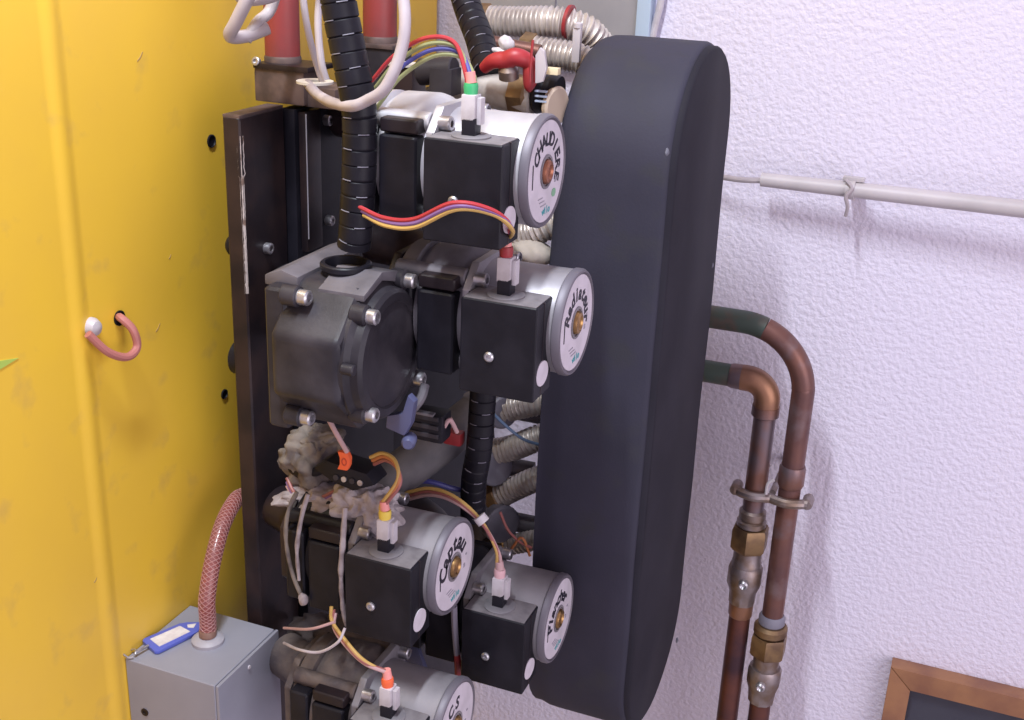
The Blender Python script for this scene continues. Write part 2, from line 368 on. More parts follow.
def pump(loc, label, word, a0, a1, size, wr=.60, metal=ALU, volm=BLK, backm=DUSTY, ventm=BRASS, leaf=False, jit=.05, tilt=0., low=False):
    t = thing('circulator_pump', label, 'pump', loc)
    wo = V(loc); WO['__'] = V((0, 0, 0))
    def part(key, mk, name, mtl, par=t, angle=35):
        if (key, mtl.name) not in MC:
            mb = mk(); bmesh.ops.recalc_face_normals(mb.bm, faces=mb.bm.faces[:])
            me = bpy.data.meshes.new(name); mb.bm.to_mesh(me); mb.bm.free(); me.shade_smooth(); me.set_sharp_from_angle(angle=math.radians(angle)); me.materials.append(mtl); MC[(key, mtl.name)] = me
        o = bpy.data.objects.new(name, MC[(key, mtl.name)]); C.objects.link(o); o.parent = par; WO[o.name] = V((0, 0, 0))
        return o
    rr = .0445
    part('motor', lambda: MB().lathe((-.092, 0, 0), (1, 0, 0), [(.004, .044), (.016, .0435), (.020, .0425), (.0835, .0432), (.0845, .0425), (.0885, .0425), (.0885, 0)], 56), 'motor_housing', metal)
    part('endring', lambda: MB().lathe((-.092, 0, 0), (1, 0, 0), [(.0842, .0436), (.085, rr), (.0895, rr), (.0915, rr-.0012), (.092, rr-.0028), (.0905, rr-.0040), (.0890, .034)], 56), 'end_ring', ALUR)
    lb = part('label', lambda: MB().lathe((-.0017, 0, 0), (1, 0, 0), [(0, .0398), (.0007, .0398), (.0007, .0135), (0, .0135)], 56), 'label_disc', LAB)
    part('rim', lambda: MB().lathe((-.0016, 0, 0), (1, 0, 0), [(0, .0138), (.0016, .0135), (.0016, .0115), (-.004, .011), (-.004, 0)], 28), 'vent_socket', ALU2)
    part('vent', lambda: MB().lathe((-.004, 0, 0), (1, 0, 0), [(0, .0098), (.004, .0098), (.0062, .0085), (.0068, .006), (.0052, .0045), (.0052, 0)], 24), 'vent_screw', ventm)
    def fl():
        m = MB(); s_ = .0475; c_ = .018
        poly = [(-s_+c_, -s_), (s_-c_, -s_), (s_, -s_+c_), (s_, s_-c_), (s_-c_, s_), (-s_+c_, s_), (-s_, s_-c_), (-s_, -s_+c_)]
        m.prism(poly, lambda u, v, q: V((q, u, v)), -.0825, -.0755, .0015); return m
    part('flange', fl, 'flange', metal)
    for a in (45, 135, 225, 315):
        y, z = .0505*math.cos(math.radians(a)), .0505*math.sin(math.radians(a))
        part('fb%d' % a, lambda: MB().lathe((-.0760, y, z), (1, 0, 0), [(0, .0058), (.009, .0058), (.010, .005), (.010, .0028), (.006, .0026)], 14), 'bolt', BOLT)
    def vol():
        m = MB(); m.lathe((-.148, 0, 0), (1, 0, 0), [(0, .046), (.003, .050), (.016, .051), (.018, .047), (.022, .047), (.024, .051), (.052, .052), (.058, .0505), (.061, .048), (.0665, .047)], 48)
        for a in (45, 135, 225, 315):
            y, z = .050*math.cos(math.radians(a)), .050*math.sin(math.radians(a))
            m.cyl((-.146, y, z), (-.083, y, z), .0075, 14, .001)
        return m
    v_ = part('vol', vol, 'volute', volm)
    part('pan', lambda: MB().box((-.119, -.0555, -.043), (-.0865, -.025, .026), .004, 3), 'recessed_panel', BLK, v_)
    part('pan2', lambda: MB().box((-.119, -.0535, .0275), (-.0865, -.025, .0385), .003, 3), 'recessed_panel', STEEL, v_)
    part('pan3', lambda: MB().box((-.144, -.0525, -.040), (-.125, -.025, .030), .004, 3), 'recessed_panel', BLK, v_)
    def back():
        m = MB(); s_ = .046; c_ = .02
        poly = [(-s_+c_, -s_), (s_-c_, -s_), (s_, -s_+c_), (s_, s_-c_), (s_-c_, s_), (-s_+c_, s_), (-s_, s_-c_), (-s_, -s_+c_)]
        m.prism(poly, lambda u, v, q: V((q, u*.96, v*.96)), -.154, -.147, .0015)
        m.tube([(-.150, .02, 0), (-.158, .06, 0), (-.19, .11, 0), (-.23, .135, 0), (-.262, .14, 0)] if not low else [(-.150, .01, 0), (-.200, .03, 0)], .022, 20)
        return m
    part('back%d' % low, back, 'rear_housing', backm)
    # terminal box on the camera side
    def tb():
        m = MB()
        poly = [(-.0755, -.049), (-.0115, -.049), (-.0115, .0295), (-.0755, .0295)]
        m.prism(poly, lambda u, v, q: V((u, q, v)), -.066, -.028, .0022, 3)
        return m
    b = part('tbox', tb, 'terminal_box', BLK)
    part('tscrew', lambda: MB().lathe((-.050, -.0655, -.016), (0, -1, 0), [(0, .0042), (.002, .0042), (.003, .003), (.003, .0018), (.0018, .0016)], 14), 'screw', BOLT, b)
    def stk():
        m = MB(); m.lathe((-.0113, -.0505, -.0285), (1, -.10, 0), [(0, .0105), (.0009, .0105), (.0009, 0)], 28); return m
    part('stk', stk, 'sticker', LAB, b)['label'] = 'round white sticker'
    part('seam', lambda: MB().box((-.0758, -.0505, -.047), (-.0112, -.0490, .0297), .0003), 'lid_seam', STEEL, b)
    part('painted_light', lambda: MB().prism([(-.0738, -.0645), (-.0132, -.0645), (-.0132, -.0285), (-.0738, -.0285)], lambda u, v, q: V((u, v, q)), .0290, .0300, .0004), 'painted_lit_top', TOPLIT, b)['label'] = 'top of the box with tube light painted in as grey'  # thin grey slab, the lit look of the top put into its colour
    def sk():
        m = MB(); m.lathe((-.045, -.047, .0298), (0, 0, 1), [(0, .0150), (.0012, .0150), (.0018, .0140), (.0018, 0)], 32)
        return m
    part('skp', sk, 'socket_plate', ALU2, b)
    part('sk', lambda: MB().box((-.0510, -.0525, .031), (-.0400, -.0405, .0445), .001), 'plug_socket', BLK, b)
    random.seed(sum(ord(c) for c in word))
    g = glyphs(word, size, .0398*wr, a0, a1, INK, 'handwriting', lb, -.0009, jit=jit, bold=.030, tilt=tilt); g['label'] = 'handwritten black marker word'
    glyphs('wilo', .0085, None, (-.0035, -.031), .0042, TEAL, 'printed_logo', lb, -.0009, tilt=.25, bold=.02)
    m = MB()
    m.box((-.0012, -.0305, -.009), (-.0006, -.0292, .010)); m.build('printed_line', INK, lb)
    m = MB()
    for i in range(3): m.box((-.0012, -.016+.003*i, -.020-.0032*i), (-.0006, -.006+.004*i, -.0192-.0032*i))
    m.build('small_print', GREYP, lb)
    MB().box((-.0012, .020, -.012), (-.0006, .0235, -.008)).build('printed_symbol', GREYP, lb)
    MB().box((-.0012, .0245, -.001), (-.0006, .027, .001)).build('printed_symbol', GREYP, lb)
    m = MB(); m.lathe((-.0012, .019, -.020), (1, 0, 0), [(0, .0046), (.0006, .0046)], 16, sy=.75); m.build('leaf_mark', GREENP if leaf else TEAL, lb) if leaf else m.bm.free()
    return t
WO_fix = WO
P1 = V((-.307, .860, 1.556)); P2 = V((-.278, .870, 1.433)); P3 = V((-.3705, .845, 1.1935)); P4 = V((-.302, .945, 1.0985)); P5 = ony(456.5, 726, .815)
pump(P1, 'topmost silver pump, white disc reading CHAUDIERE in black marker', 'CHAUDIERE', 152, -16, .0148, .64, ALU, ALU, STEEL, mat('reddish_brass', (.36, .15, .09), .35, .8), True)
pump(P2, 'pump second from top, white disc reading Radiateur in black marker', 'Radiateur', 162, -6, .0172, .63, ALUP, GREYBODY, STEEL)
pump(P3, 'pump at lower left, white disc reading Captau, crusted with sealant behind', 'Captau', 172, 36, .0215, .60, ALU2, BLK, STEEL, low=True)
pump(P4, 'lower pump in front of black insulation, white disc reading Plancher', 'Plancher', 178, 40, .0180, .60, ALU2, BLK, STEEL)
pump(P5, 'bottom pump cut by the picture edge, white disc reading ECS', 'ECS', 150, 84, .0170, .60, ALU2, GRIME, GRIME, low=True)

# ================================================================== VALVE BLOCK (front, black round cover)
BC = V((-.398, .785, 1.412))
vb = thing('pump_housing', 'black plastic housing with bolted round cover and threaded port on top', 'housing', BC)
RB = .060
def octo(r, n=8, off=22.5): return [(r*math.cos(math.radians(off+360/n*k)), r*math.sin(math.radians(off+360/n*k))) for k in range(n)]
m = MB()
m.prism(octo(.064), lambda u, v, q: V((q, BC.y+u, BC.z+v)), -.478, -.418, .006, 3)
m.build('body', DUSTY, vb)
m = MB(); m.lathe((-.424, BC.y, BC.z), (1, 0, 0), [(0, .058), (.008, .058), (.012, .054), (.018, .053), (.021, .050), (.0215, .044), (.0200, .042), (.0215, .036), (.0225, .02), (.0225, 0)], 48)
m.build('round_cover', DUSTY, vb)
m = MB(); m.box((-.492, BC.y-.045, BC.z-.062), (-.472, BC.y+.055, BC.z+.056), .006, 3)
m.prism([(-.5835, .896), (-.5835, .920), (-.48, .842), (-.48, .81)], lambda u, v, q: V((u, v, q)), BC.z-.05, BC.z+.015, .003)
m.build('rear_body', DUSTY, vb)
m = MB()
m.prism([(-.500, .052), (-.470, .052), (-.470, .062), (-.485, .066), (-.500, .060)], lambda u, v, q: V((u, q, BC.z+v)), BC.y-.03, BC.y+.07, .002)
m.build('top_rib', GREYBODY, vb)
for y, z in ((.030, .053), (-.034, .042), (.048, -.038), (-.036, -.038)):
    m = MB(); m.cyl((-.420, BC.y+y, BC.z+z), (-.406, BC.y+y, BC.z+z), .0085, 16, .0015); lg = m.build('lug', DUSTY, vb)
    bolt_mb((-.4065, BC.y+y, BC.z+z), (1, 0, 0), .0060, .0085).build('bolt', BOLT, lg)
for y, z in ((.058, .010), (-.058, .006)):
    MB().cyl((-.416, BC.y+y, BC.z+z), (-.405, BC.y+y, BC.z+z), .0045, 12, .001).build('stud', DUSTY, vb)
for dz in (.056, -.044):
    c = V((-.470, BC.y-.044, BC.z+dz-.004)); m = MB(); m.cyl(c-V((.004, 0, 0)), c+V((.010, 0, 0)), .0085, 14, .001); lg = m.build('lug', DUSTY, vb)
    bolt_mb(c+V((.0098, 0, 0)), (1, 0, 0), .0062, .009).build('bolt', BOLT, lg)
pc = ony(346, 274, BC.y+.005)
m = MB(); m.lathe((pc.x, BC.y+.005, BC.z+.046), (0, 0, 1), [(0, .0205), (.009, .0205), (.0095, .0185), (.013, .0185), (.017, .019), (.0185, .0205), (.022, .0205), (.023, .0195), (.023, .0165), (.010, .015), (.010, 0)], 36)
pr = m.build('port', BLK, vb)
# strap rib across cover
m = MB(); m.prism([(-.03, .056), (.0, .067), (.03, .060), (.045, .047), (.040, .043), (.02, .054), (0, .060), (-.03, .051)], lambda u, v, q: V((q, BC.y+u, BC.z+v)), -.452, -.412, .001)
m.build('strap', GREYBODY, vb)

# blue lever and small connector under the housing
def at(px, py, Y): return ony(px, py, Y)
bl = thing('valve_lever', 'small blue grey valve lever below the round housing cover', 'lever', at(402, 425, .80))
m = MB(); c = at(402, 418, .80)
m.prism([(-.013, -.010), (.004, -.014), (.010, -.002), (.013, .018), (.007, .023), (.002, .006), (-.012, .001)], lambda u, v, q: V((c.x+u, c.y+q, c.z+v)), -.004, .004, .0015)
m.build('handle', BLG, bl)
c2 = at(407, 441, .80); MB().lathe(c2+V((0, .006, 0)), (0.3, -1, 0), [(0, .006), (.010, .006), (.013, .004), (.013, 0)], 18).build('knob', BLG, bl)
m = MB(); m.tube([at(402, 420, .806), at(420, 400, .815), at(425, 385, .825)], .004, 10); m.build('stem', GREYBODY, bl)
kb = thing('cable_connector', 'black multi pin cable connector beside the blue lever', 'connector', at(427, 424, .84))
c = at(427, 424, .85)
MB().box(c+V((-.018, -.008, -.013)), c+V((.018, .012, .013)), .003).build('shell', BLK, kb)
for i in range(3): MB().box(c+V((-.015, -.0095, -.008+.008*i)), c+V((.015, -.0075, -.004+.008*i)), .0006).build('rib', DUSTY, kb)
MB().box(c+V((-.012, -.010, .012)), c+V((.010, -.004, .0145)), .0008).build('latch', GREYBODY, kb)
MB().tube([c+V((.016, 0, 0)), at(450, 420, .85), at(457, 432, .86)], .002, 8).build('wire', PNK, kb)

# ================================================================== LAGGED PIPE + red clip
la = thing('lagged_pipe', 'pipe in grey foam lagging slanting up behind the Captau pump', 'pipe', at(420, 455, .93))
MB().tube([at(362, 500, .885), at(420, 458, .93), at(476, 414, .985)], .021, 22).build('lagging', LAG, la)
MB().tube([at(366, 492, .886), at(420, 449, .928), at(470, 410, .978)], .0035, 8).build('seam', DUSTY, la)
c = at(456, 436, .93)
rc = thing('cable_splice', 'small bright red wire splice lying on the grey lagged pipe', 'connector', c)
MB().box(c+V((-.009, -.010, -.006)), c+V((.009, .002, .007)), .003).build('splice', REDH, rc)
MB().tube([c+V((.002, -.004, .005)), c+V((-.001, -.003, .012)), c+V((-.006, 0, .018))], .0013, 8).build('wire', PNK, rc)

# ================================================================== crusty clutter behind Captau pump
ln = thing('insulation_wrap', 'lumpy brown grey pipe insulation behind the Captau pump', 'insulation', at(312, 470, .87))
m = MB(); m.blob(at(311, 462, .855), (.028, .024, .030), .42, 62, 5, 1.0); m.build('lump', CRUD, ln)
m = MB(); m.blob(at(328, 498, .845), (.044, .028, .014), .45, 75, 5, 3.0); m.build('collar', CRUD2, ln)
m = MB(); m.blob(at(318, 440, .862), (.022, .02, .012), .5, 80, 5, 7.0); m.build('flap', CRUD, ln)
m = MB(); m.tube([at(292, 468, .845), at(302, 474, .84), at(320, 470, .838), at(334, 461, .842)], .0045, 10); m.build('fold', BLK, ln)
for i, mm in enumerate((BROW, PUR, PNK)):
    P = [at(287, 478+i*4, .84), at(296, 494+i*3, .832), at(315, 499+i*2, .828), at(333, 492+i*2, .83), at(345, 484+i, .835)]
    MB().tube(P, .0017, 8).build('strand', mm, ln)
se = thing('sealant_drips', 'pale crusty sealant running down the housing of the Captau pump', 'sealant', at(295, 560, .80))
for seed, P in enumerate(([at(297, 492, .795), at(288, 512, .787), at(286, 540, .785), at(292, 572, .786), at(302, 598, .787)], [at(308, 494, .792), at(302, 515, .786), at(297, 548, .785), at(299, 580, .786)], [at(345, 508, .795), at(343, 540, .784), at(341, 575, .782), at(343, 606, .785), at(347, 625, .788)])):
    m = MB(); m.tube(P, .002, 9, 14, fn=lambda a, t, s=seed: (.0019 if s < 2 else .0024)*(1+.35*noise.noise(V((a*90, s*7.3, 0)))))
    m.build('drip', CRUD if seed == 0 else CRUD2, se)
m = MB(); m.blob(at(303, 599, .786), (.005, .004, .006), .3, 150, 3); m.build('blob', CRUD2, se)
m = MB(); m.blob(at(366, 510, .832), (.036, .022, .026), .38, 75, 5, 5.0); m.build('crust', mat('white_crust', (.46, .41, .42), .6, col2=(.28, .235, .24), nscale=80, lo=.4, hi=.65, bump=.6, bscale=170, bdist=.002), se)
tl = thing('terminal_strip', 'black terminal block with loose wires and an orange numbered tag', 'connector', at(345, 470, .82))
c = at(353, 470, .825)
m = MB(); m.prism([(-.034, .000), (-.020, .010), (.020, .006), (.028, -.004), (.006, -.014), (-.014, -.010)], lambda u, v, q: V((c.x+u, c.y+q, c.z+v)), -.012, .014, .003); m.build('block', BLK, tl)
for i in range(4): MB().lathe(c+V((-.010+.008*i, -.0115, -.004)), (0, -1, .2), [(0, .0026), (.002, .0026), (.002, 0)], 12).build('terminal', BOLT if i % 2 else DUSTY, tl)
c = at(344, 461, .808)
ot = thing('orange_tag', 'small bright orange tag wrapped round the wires above the Captau pump', 'tag', c)
m = MB(); m.prism([(-.0055, .0085), (.004, .0085), (.0062, .004), (.0058, -.003), (.0035, -.008), (-.006, -.0085), (-.0035, -.003), (-.0035, .003)], lambda u, v, q: V((c.x+u, c.y+q, c.z+v)), -.0015, .0035, .0006); m.build('band', ORG, ot)
m = MB(); m.lathe(c+V((.001, -.0014, 0)), (0, -1, 0), [(0, .0026), (.0005, .0026), (.0005, .0017), (0, .0017)], 14, sy=1.5); m.build('printed_figure', ORGD, ot)
tg = MB(); tg.tube([at(328, 418, .80), at(336, 433, .80), at(347, 452, .806)], .0022, 8)
tag(tg.build('cable_tie', PNK), 'pale pinkish tie slanting down to the orange tag', 'cable tie')

# ================================================================== WIRE HARNESSES
def plug(par, P, band, top=PNKB):
    """white connector standing in a pump's black socket"""
    c = P+V((-.0455, -.0465, .0445))
    m = MB(); m.box(c+V((-.0062, -.006, -.003)), c+V((.0052, .006, .017)), .0015); m.box(c+V((.0052, -.003, -.005)), c+V((.0088, .005, .015)), .001)
    pg = m.build('plug', WHT, par)
    m = MB(); m.lathe(c+V((-.001, 0, .017)), (0, 0, 1), [(-.001, .0050), (.005, .0056), (.008, .0050)], 18); m.build('band', band, par)
    m = MB(); m.lathe(c+V((-.001, 0, .026)), (-.15, 0, 1), [(-.001, .0042), (.007, .0038)], 14); m.build('sleeve', top, par)
    return c+V((-.002, 0, .030))
def wires(par, P, end, cols, r=.0017, spread=.0032):
    P = [V(p) for p in P]
    for i, mm in enumerate(cols):
        k = i-(len(cols)-1)/2; Q = []
        for j, p in enumerate(P):
            t = 1-.5*j/len(P)
            Q.append(p+V((k*spread*.5*t, math.sin(j*1.3+i)*.0012, -k*spread*t)))
        Q.append(end+V((k*.0018, (i % 2)*.002-.001, 0))); Q.append(end+V((k*.0016, (i % 2)*.002-.001, -.008)))
        MB().tube(Q, r, 8, 10).build('wire', mm, par)
def harness(label, P, pts_, cols, band, top=PNKB, r=.0017, spread=.0032):
    h = thing('wire_harness', label, 'wires', P+V((-.0455, -.0465, .0445)))
    e = plug(h, P, band, top); wires(h, pts_, e, cols, r, spread); return h
harness('wire bundle arching from the top left into the CHAUDIERE pump by a green band', P1, pts((362, 108, .82), (376, 92, .82), (398, 66, .82), (430, 47, .82), (458, 50, .82)), (RED, GRW, BLU, GRW), GRNB, spread=.006)
harness('red violet and yellow wires curving across the CHAUDIERE pump into the Radiateur pump', P2, pts((361, 211, .79), (385, 222, .785), (415, 223, .78), (455, 206, .775), (492, 212, .785), (511, 228, .80)), (RED, PUR, YLW), REDH)
harness('orange and yellow wires bending down into the Captau pump by a yellow band', P3, pts((372, 461, .82), (384, 457, .815), (396, 464, .81), (399, 482, .803)), (YLW, ORW, BROW), YLB)
h4 = harness('wires crossing above the Captau disc down to the Plancher pump', P4, pts((404, 497, .90), (430, 492, .895), (456, 500, .89), (482, 522, .89), (497, 550, .895)), (YLW, BROW, PNK), mat('clear_pink_band', (.66, .40, .42), .4), PNK)
c = at(482, 520, .886); MB().lathe(c-V((.003, 0, -.003)), (.7, 0, -.7), [(0, .0062), (.007, .0062)], 16).build('tie', CLEARP, h4)
harness('wires from under the Captau pump down to the ECS pump by an orange band', P5, pts((333, 610, .78), (333, 625, .775), (346, 643, .765), (364, 661, .76)), (YLW, BROW, PNK), ORG)
tag(MB().tube(pts((398, 486, .93), (425, 481, .93), (452, 488, .94), (470, 492, .95)), .0026, 8).build('blue_cable', BLU), 'dark blue cable lying above the Captau motor', 'cable')
tag(MB().tube(pts((284, 628, .80), (310, 629, .765), (335, 622, .765)), .0013, 8).build('thin_cable', PNK), 'thin straight pale cable running right from the grey junction box', 'cable')
tag(MB().tube(pts((284, 643, .79), (300, 650, .755), (320, 652, .752), (338, 642, .752), (345, 628, .76)), .0013, 8).build('thin_cable', CABW), 'thin sagging grey cable right of the grey junction box', 'cable')
tag(MB().tube(pts((488, 408, 1.02), (505, 425, 1.02), (525, 440, 1.03), (550, 447, 1.05)), .0016, 8).build('thin_cable', mat('slate_blue_wire', (.13, .20, .33), .5)), 'slate blue wire crossing the corrugated hoses to the black insulation', 'cable')

# spiral-split black conduits
def loom(P, r, label, blen=.012):
    Q = catmull(P, 60); tot = sum((Q[i+1]-Q[i]).length for i in range(len(Q)-1))
    m = MB(); m.tube(P, r, 18, 60, fn=lambda a, t: r*(1-.10*max(0, 1-abs(((a/blen) % 1)-.5)*16)))
    o = thing('split_conduit', label, 'conduit', P[-1])
    m.build('sleeve', BLK, o)
    # open slits showing as pale lips
    m = MB(); acc = 0; nxt = blen*.5; k = 0
    for i in range(len(Q)-1):
        acc += (Q[i+1]-Q[i]).length
        if acc >= nxt:
            nxt += blen; d = (Q[i+1]-Q[i]).normalized(); side = d.cross(V((0, 1, 0))).normalized(); out = side.cross(d).normalized()
            if out.y > 0: out = -out
            p = Q[i]; s0 = -1 if k % 2 else 1; k += 1
            A = [p+(out*math.cos(q)+side*math.sin(q))*r*1.0 for q in [(-.1+s0*.5)+.16*j for j in range(5)]]
            m.tube(A, .00045, 6, 3)
    m.build('slit_edges', SLATE, o)
    return o
loom(pts((332, -40, .80), (340, 10, .80), (349, 55, .80), (359, 110, .80), (359, 170, .80), (356, 225, .80), (354, 246, .802)), .0135, 'thick black split conduit hanging down left of the CHAUDIERE pump')
loom(pts((455, -40, 1.08), (467, 5, 1.07), (480, 40, 1.04), (488, 72, 1.01)), .0135, 'black split conduit dropping in from the top between red handle and yellow casing')
loom(pts((484, 380, .93), (482, 410, .93), (479, 450, .93), (474, 480, .935), (473, 515, .95)), .0125, 'black split conduit running down below the Radiateur pump')

# ================================================================== RED PIPES + brackets
def redpipe(px0, px1, pyb, Y, label):
    a = at((px0+px1)/2+1, pyb, Y); r = (at(px1, pyb, Y)-at(px0, pyb, Y)).length/2
    o = thing('red_pipe', label, 'pipe', a)
    MB().cyl(a, V((a.x, a.y, 2.2)), r, 28).build('pipe', REDP, o)
    MB().lathe(a-V((0, 0, .002)), (0, 0, 1), [(0, r*1.04), (.006, r*1.06), (.008, r*1.01)], 28).build('joint_ring', RUST, o)
    return o, a, r
o, a, r = redpipe(267, 297, 62, .945, 'upright dark red pipe standing in the square bracket on the post')
bk = thing('pipe_bracket', 'square rusty steel bracket block on top of the black post', 'bracket', V((a.x, a.y, 1.574)))
m = MB(); m.box((at(254, 80, .924).x, .924, 1.5735), (at(304, 90, .924).x, .966, a.z-.004), .003); m.build('block', RUST, bk)
m = MB(); m.box((at(253, 70, .922).x, .922, a.z-.0045), (at(308, 80, .922).x, .968, a.z+.0005), .0015); m.build('top_plate', STEEL, bk)
c = at(315, 82, .90)
m = MB(); m.lathe(c-V((0, 0, .001)), (0, 0, 1), [(0, .0160), (.002, .0160), (.002, .007), (0, .007)], 26); m.build('washer', mat('cream_washer', (.66, .60, .52), .5), bk)
m = MB(); m.box((-.566, .93, 1.572), (-.535, .975, 1.590), .003); m.build('foot', RUST, bk)
bolt_mb((at(257, 70, .924).x, .925, a.z+.001), (0, -1, .3), .004, .004).build('bolt', BOLT, bk)
o, a, r = redpipe(364, 394, 42, 1.05, 'second dark red pipe behind the thick black conduit')
bk = thing('pipe_bracket', 'dark bracket block under the rear red pipe, partly behind white cable', 'bracket', V((a.x, a.y, 1.57)))
m = MB(); m.box((a.x-.020, a.y-.022, 1.5685), (a.x+.024, a.y+.022, a.z-.003), .003); m.build('block', DUSTY, bk)
m = MB(); m.box((a.x-.022, a.y-.024, a.z-.0035), (a.x+.026, a.y+.024, a.z), .001); m.build('top_plate', RUST, bk)
m = MB(); m.lathe(V((a.x+.040, a.y-.03, a.z-.016)), (0, 0, 1), [(0, .014), (.0025, .014), (.0025, .006), (0, .006)], 24); m.build('washer', MATS['cream_washer'], bk)
m = MB(); m.box((a.x+.02, a.y-.04, 1.545), (a.x+.055, a.y-.01, a.z-.016), .003); m.build('foot', STEEL, bk)

# ================================================================== WHITE CABLES (top left)
tag(MB().tube(pts((308, 84, .90), (318, 95, .86), (333, 103, .81), (352, 106, .785), (368, 100, .782), (385, 88, .78), (400, 55, .785), (405, 20, .79), (400, -30, .80)), .0044, 12).build('white_cable', CABW), 'white cable looping from the washer across the thick black conduit and up', 'cable')
tag(MB().tube(pts((300, -30, .88), (306, 20, .88), (314, 55, .89), (322, 80, .90)), .0030, 10).build('white_cable', CABW), 'white cable hanging just right of the first red pipe', 'cable')
tag(MB().tube(pts((322, -30, .86), (318, 20, .85), (321, 60, .845), (326, 80, .845)), .0030, 10).build('white_cable', CABW), 'thin white cable hanging close to the left edge of the thick black conduit', 'cable')
tag(MB().tube(pts((270, -45, .84), (250, -6, .83), (236, 22, .83), (230, 36, .835), (246, 36, .85), (268, 28, .865)), .0054, 12).build('white_cable', CABW), 'thick dusty white cable bend left of the first red pipe', 'cable')
tag(MB().tube(pts((228, -30, .83), (240, -3, .84), (262, -1, .85), (285, -9, .86), (330, -30, .84)), .0048, 12).build('white_cable', CABW), 'white cable at the very top edge above the bend', 'cable')
tag(MB().tube(pts((246, 40, .85), (258, 22, .86), (270, 10, .875), (280, -20, .88)), .0048, 12).build('white_cable', mat('grey_cable', (.42, .37, .38), .5)), 'grey cable tucked behind the dusty white cable bend', 'cable')
tag(MB().tube([at(666, -40, 1.408), at(661, 0, 1.408), at(654, 30, 1.408), at(648, 60, 1.406)], .0042, 10).build('white_cable', WHT), 'white cable on the wall beside the grey backboard above the insulation', 'cable')

# ================================================================== GREY BACKBOARD on wall
gb = thing('wall_backboard', 'grey sheet metal backboard on the wall above the black insulation', 'board', V((-.49, 1.41, 1.56)))
x0, x1 = at(478, 10, 1.40).x, at(637, 10, 1.40).x
MB().box((x0, 1.402, 1.56), (x1, 1.4195, 2.2), .002).build('sheet', GREYM, gb)
t_ = MB().box((x1, 1.398, 1.56), (x1+.017, 1.4195, 2.2), .002).build('edge_trim', BLUEM, gb); t_['label'] = 'pale blue edge trim'
for px in (555,): c = at(px, 20, 1.402); MB().box((c.x-.001, 1.4012, 1.57), (c.x+.001, 1.4022, 2.2)).build('joint', SLATE, gb)

# ================================================================== CORRUGATED HOSES
def hose(P, r, label, nut=True, nutm=OLDBR, pitch=.0050, stripe=None):
    o = thing('corrugated_hose', label, 'hose', P[0])
    MB().corr(P, r, r*.105, pitch).build('hose', CORR, o)
    if nut:
        d = (P[1]-P[0]).normalized()
        hexa(MB(), P[0]-d*.012, d, r*1.22, .014, .3).build('nut', nutm, o)
    return o
EXX, EXL = -.24, -.352
hA = hose(pts((490, 22, 1.15), (520, 23, 1.15), (556, 23, 1.15), (585, 31, 1.16), (606, 55, 1.18)), .0152, 'thick stainless corrugated hose at the top curving down behind the insulation')
c = at(570, 22, 1.15); MB().lathe(c-V((.003, 0, 0)), (1, 0, -.1), [(0, .0166), (.0035, .0170)], 24).build('red_band', REDH, hA)
hose(pts((534, 51, 1.12), (550, 54, 1.12), (575, 58, 1.12), (600, 68, 1.12)), .0140, 'stainless corrugated hose just under the thick top hose')
hose(pts((512, 236, 1.03), (530, 233, 1.03), (548, 226, 1.03), (575, 214, 1.04)), .0125, 'stainless corrugated hose showing below the CHAUDIERE disc')
hose(pts((496, 412, 1.06), (515, 407, 1.06), (540, 402, 1.06), (580, 396, 1.07)), .0130, 'uppermost of the corrugated hoses below the Radiateur pump', nutm=BRASS)
hose(pts((490, 452, 1.06), (512, 448, 1.06), (538, 438, 1.06), (580, 424, 1.07)), .0130, 'middle corrugated hose below the Radiateur pump, brass nut at its end', nutm=BRASS)
hose(pts((500, 496, 1.06), (520, 486, 1.06), (540, 478, 1.06), (580, 466, 1.07)), .0125, 'corrugated hose above the white wall gap, next to the insulation edge')
hose(pts((508, 545, 1.05), (520, 543, 1.05), (545, 538, 1.05), (580, 532, 1.06)), .0105, 'lowest corrugated hose just above the Plancher motor', nutm=BRASS)
def vcap(px, py, Y, r, label):
    c = at(px, py, Y); o = thing('round_valve', label, 'cap', c)
    MB().lathe(c+V((-.02, 0.02, 0)), (.75, -.6, .1), [(0, r*.8), (.018, r*.8), (.019, r), (.030, r), (.032, r*.9), (.032, r*.3), (.030, 0)], 28).build('cap', SLATE, o)
    MB().cyl(c+V((-.03, .02, -.002)), c+V((.035, .03, -.006)), r*.5, 18).build('body', GREYBODY, o)
vcap(500, 415, 1.05, .018, 'grey round valve cap beside the uppermost lower hose')
vcap(493, 471, 1.05, .020, 'grey round valve cap between middle hose and hose above the wall gap')
vcap(499, 527, 1.04, .021, 'lowest grey round valve cap, left of the white wall gap')
# manifold the caps and nuts sit on
mf = MB(); mf.cyl(at(478, 395, 1.09), at(486, 560, 1.09), .016, 20)
for py in (410, 450, 497, 545): mf.cyl(at(478, py, 1.085), at(496, py, 1.075), .010, 14)
tag(mf.build('manifold', GRIME), 'grimy vertical manifold pipe behind the lower black conduit', 'pipe')
# pale insulation lump under hose below top pump
tag(MB().blob(at(532, 252, 1.02), (.022, .014, .012), .2, 60, 4).build('foam_lump', mat('beige_foam', (.42, .36, .31), .8, col2=(.34, .29, .26))), 'beige foam lump under the hose below the CHAUDIERE disc', 'insulation')
lead = MB(); lead.tube(pts((505, 560, 1.0), (512, 548, 1.0), (522, 538, 1.0), (530, 556, 1.0)), .0015, 8)
tag(lead.build('thin_cable', ORW), 'thin orange wire looping beside the lowest corrugated hose', 'cable')
tw = MB(); tw.tube(pts((500, 512, 1.0), (508, 530, 1.0), (520, 542, 1.0), (532, 548, 1.0)), .0015, 8)
tag(tw.build('thin_cable', BROW), 'thin brown wire slanting down across the white wall gap', 'cable')

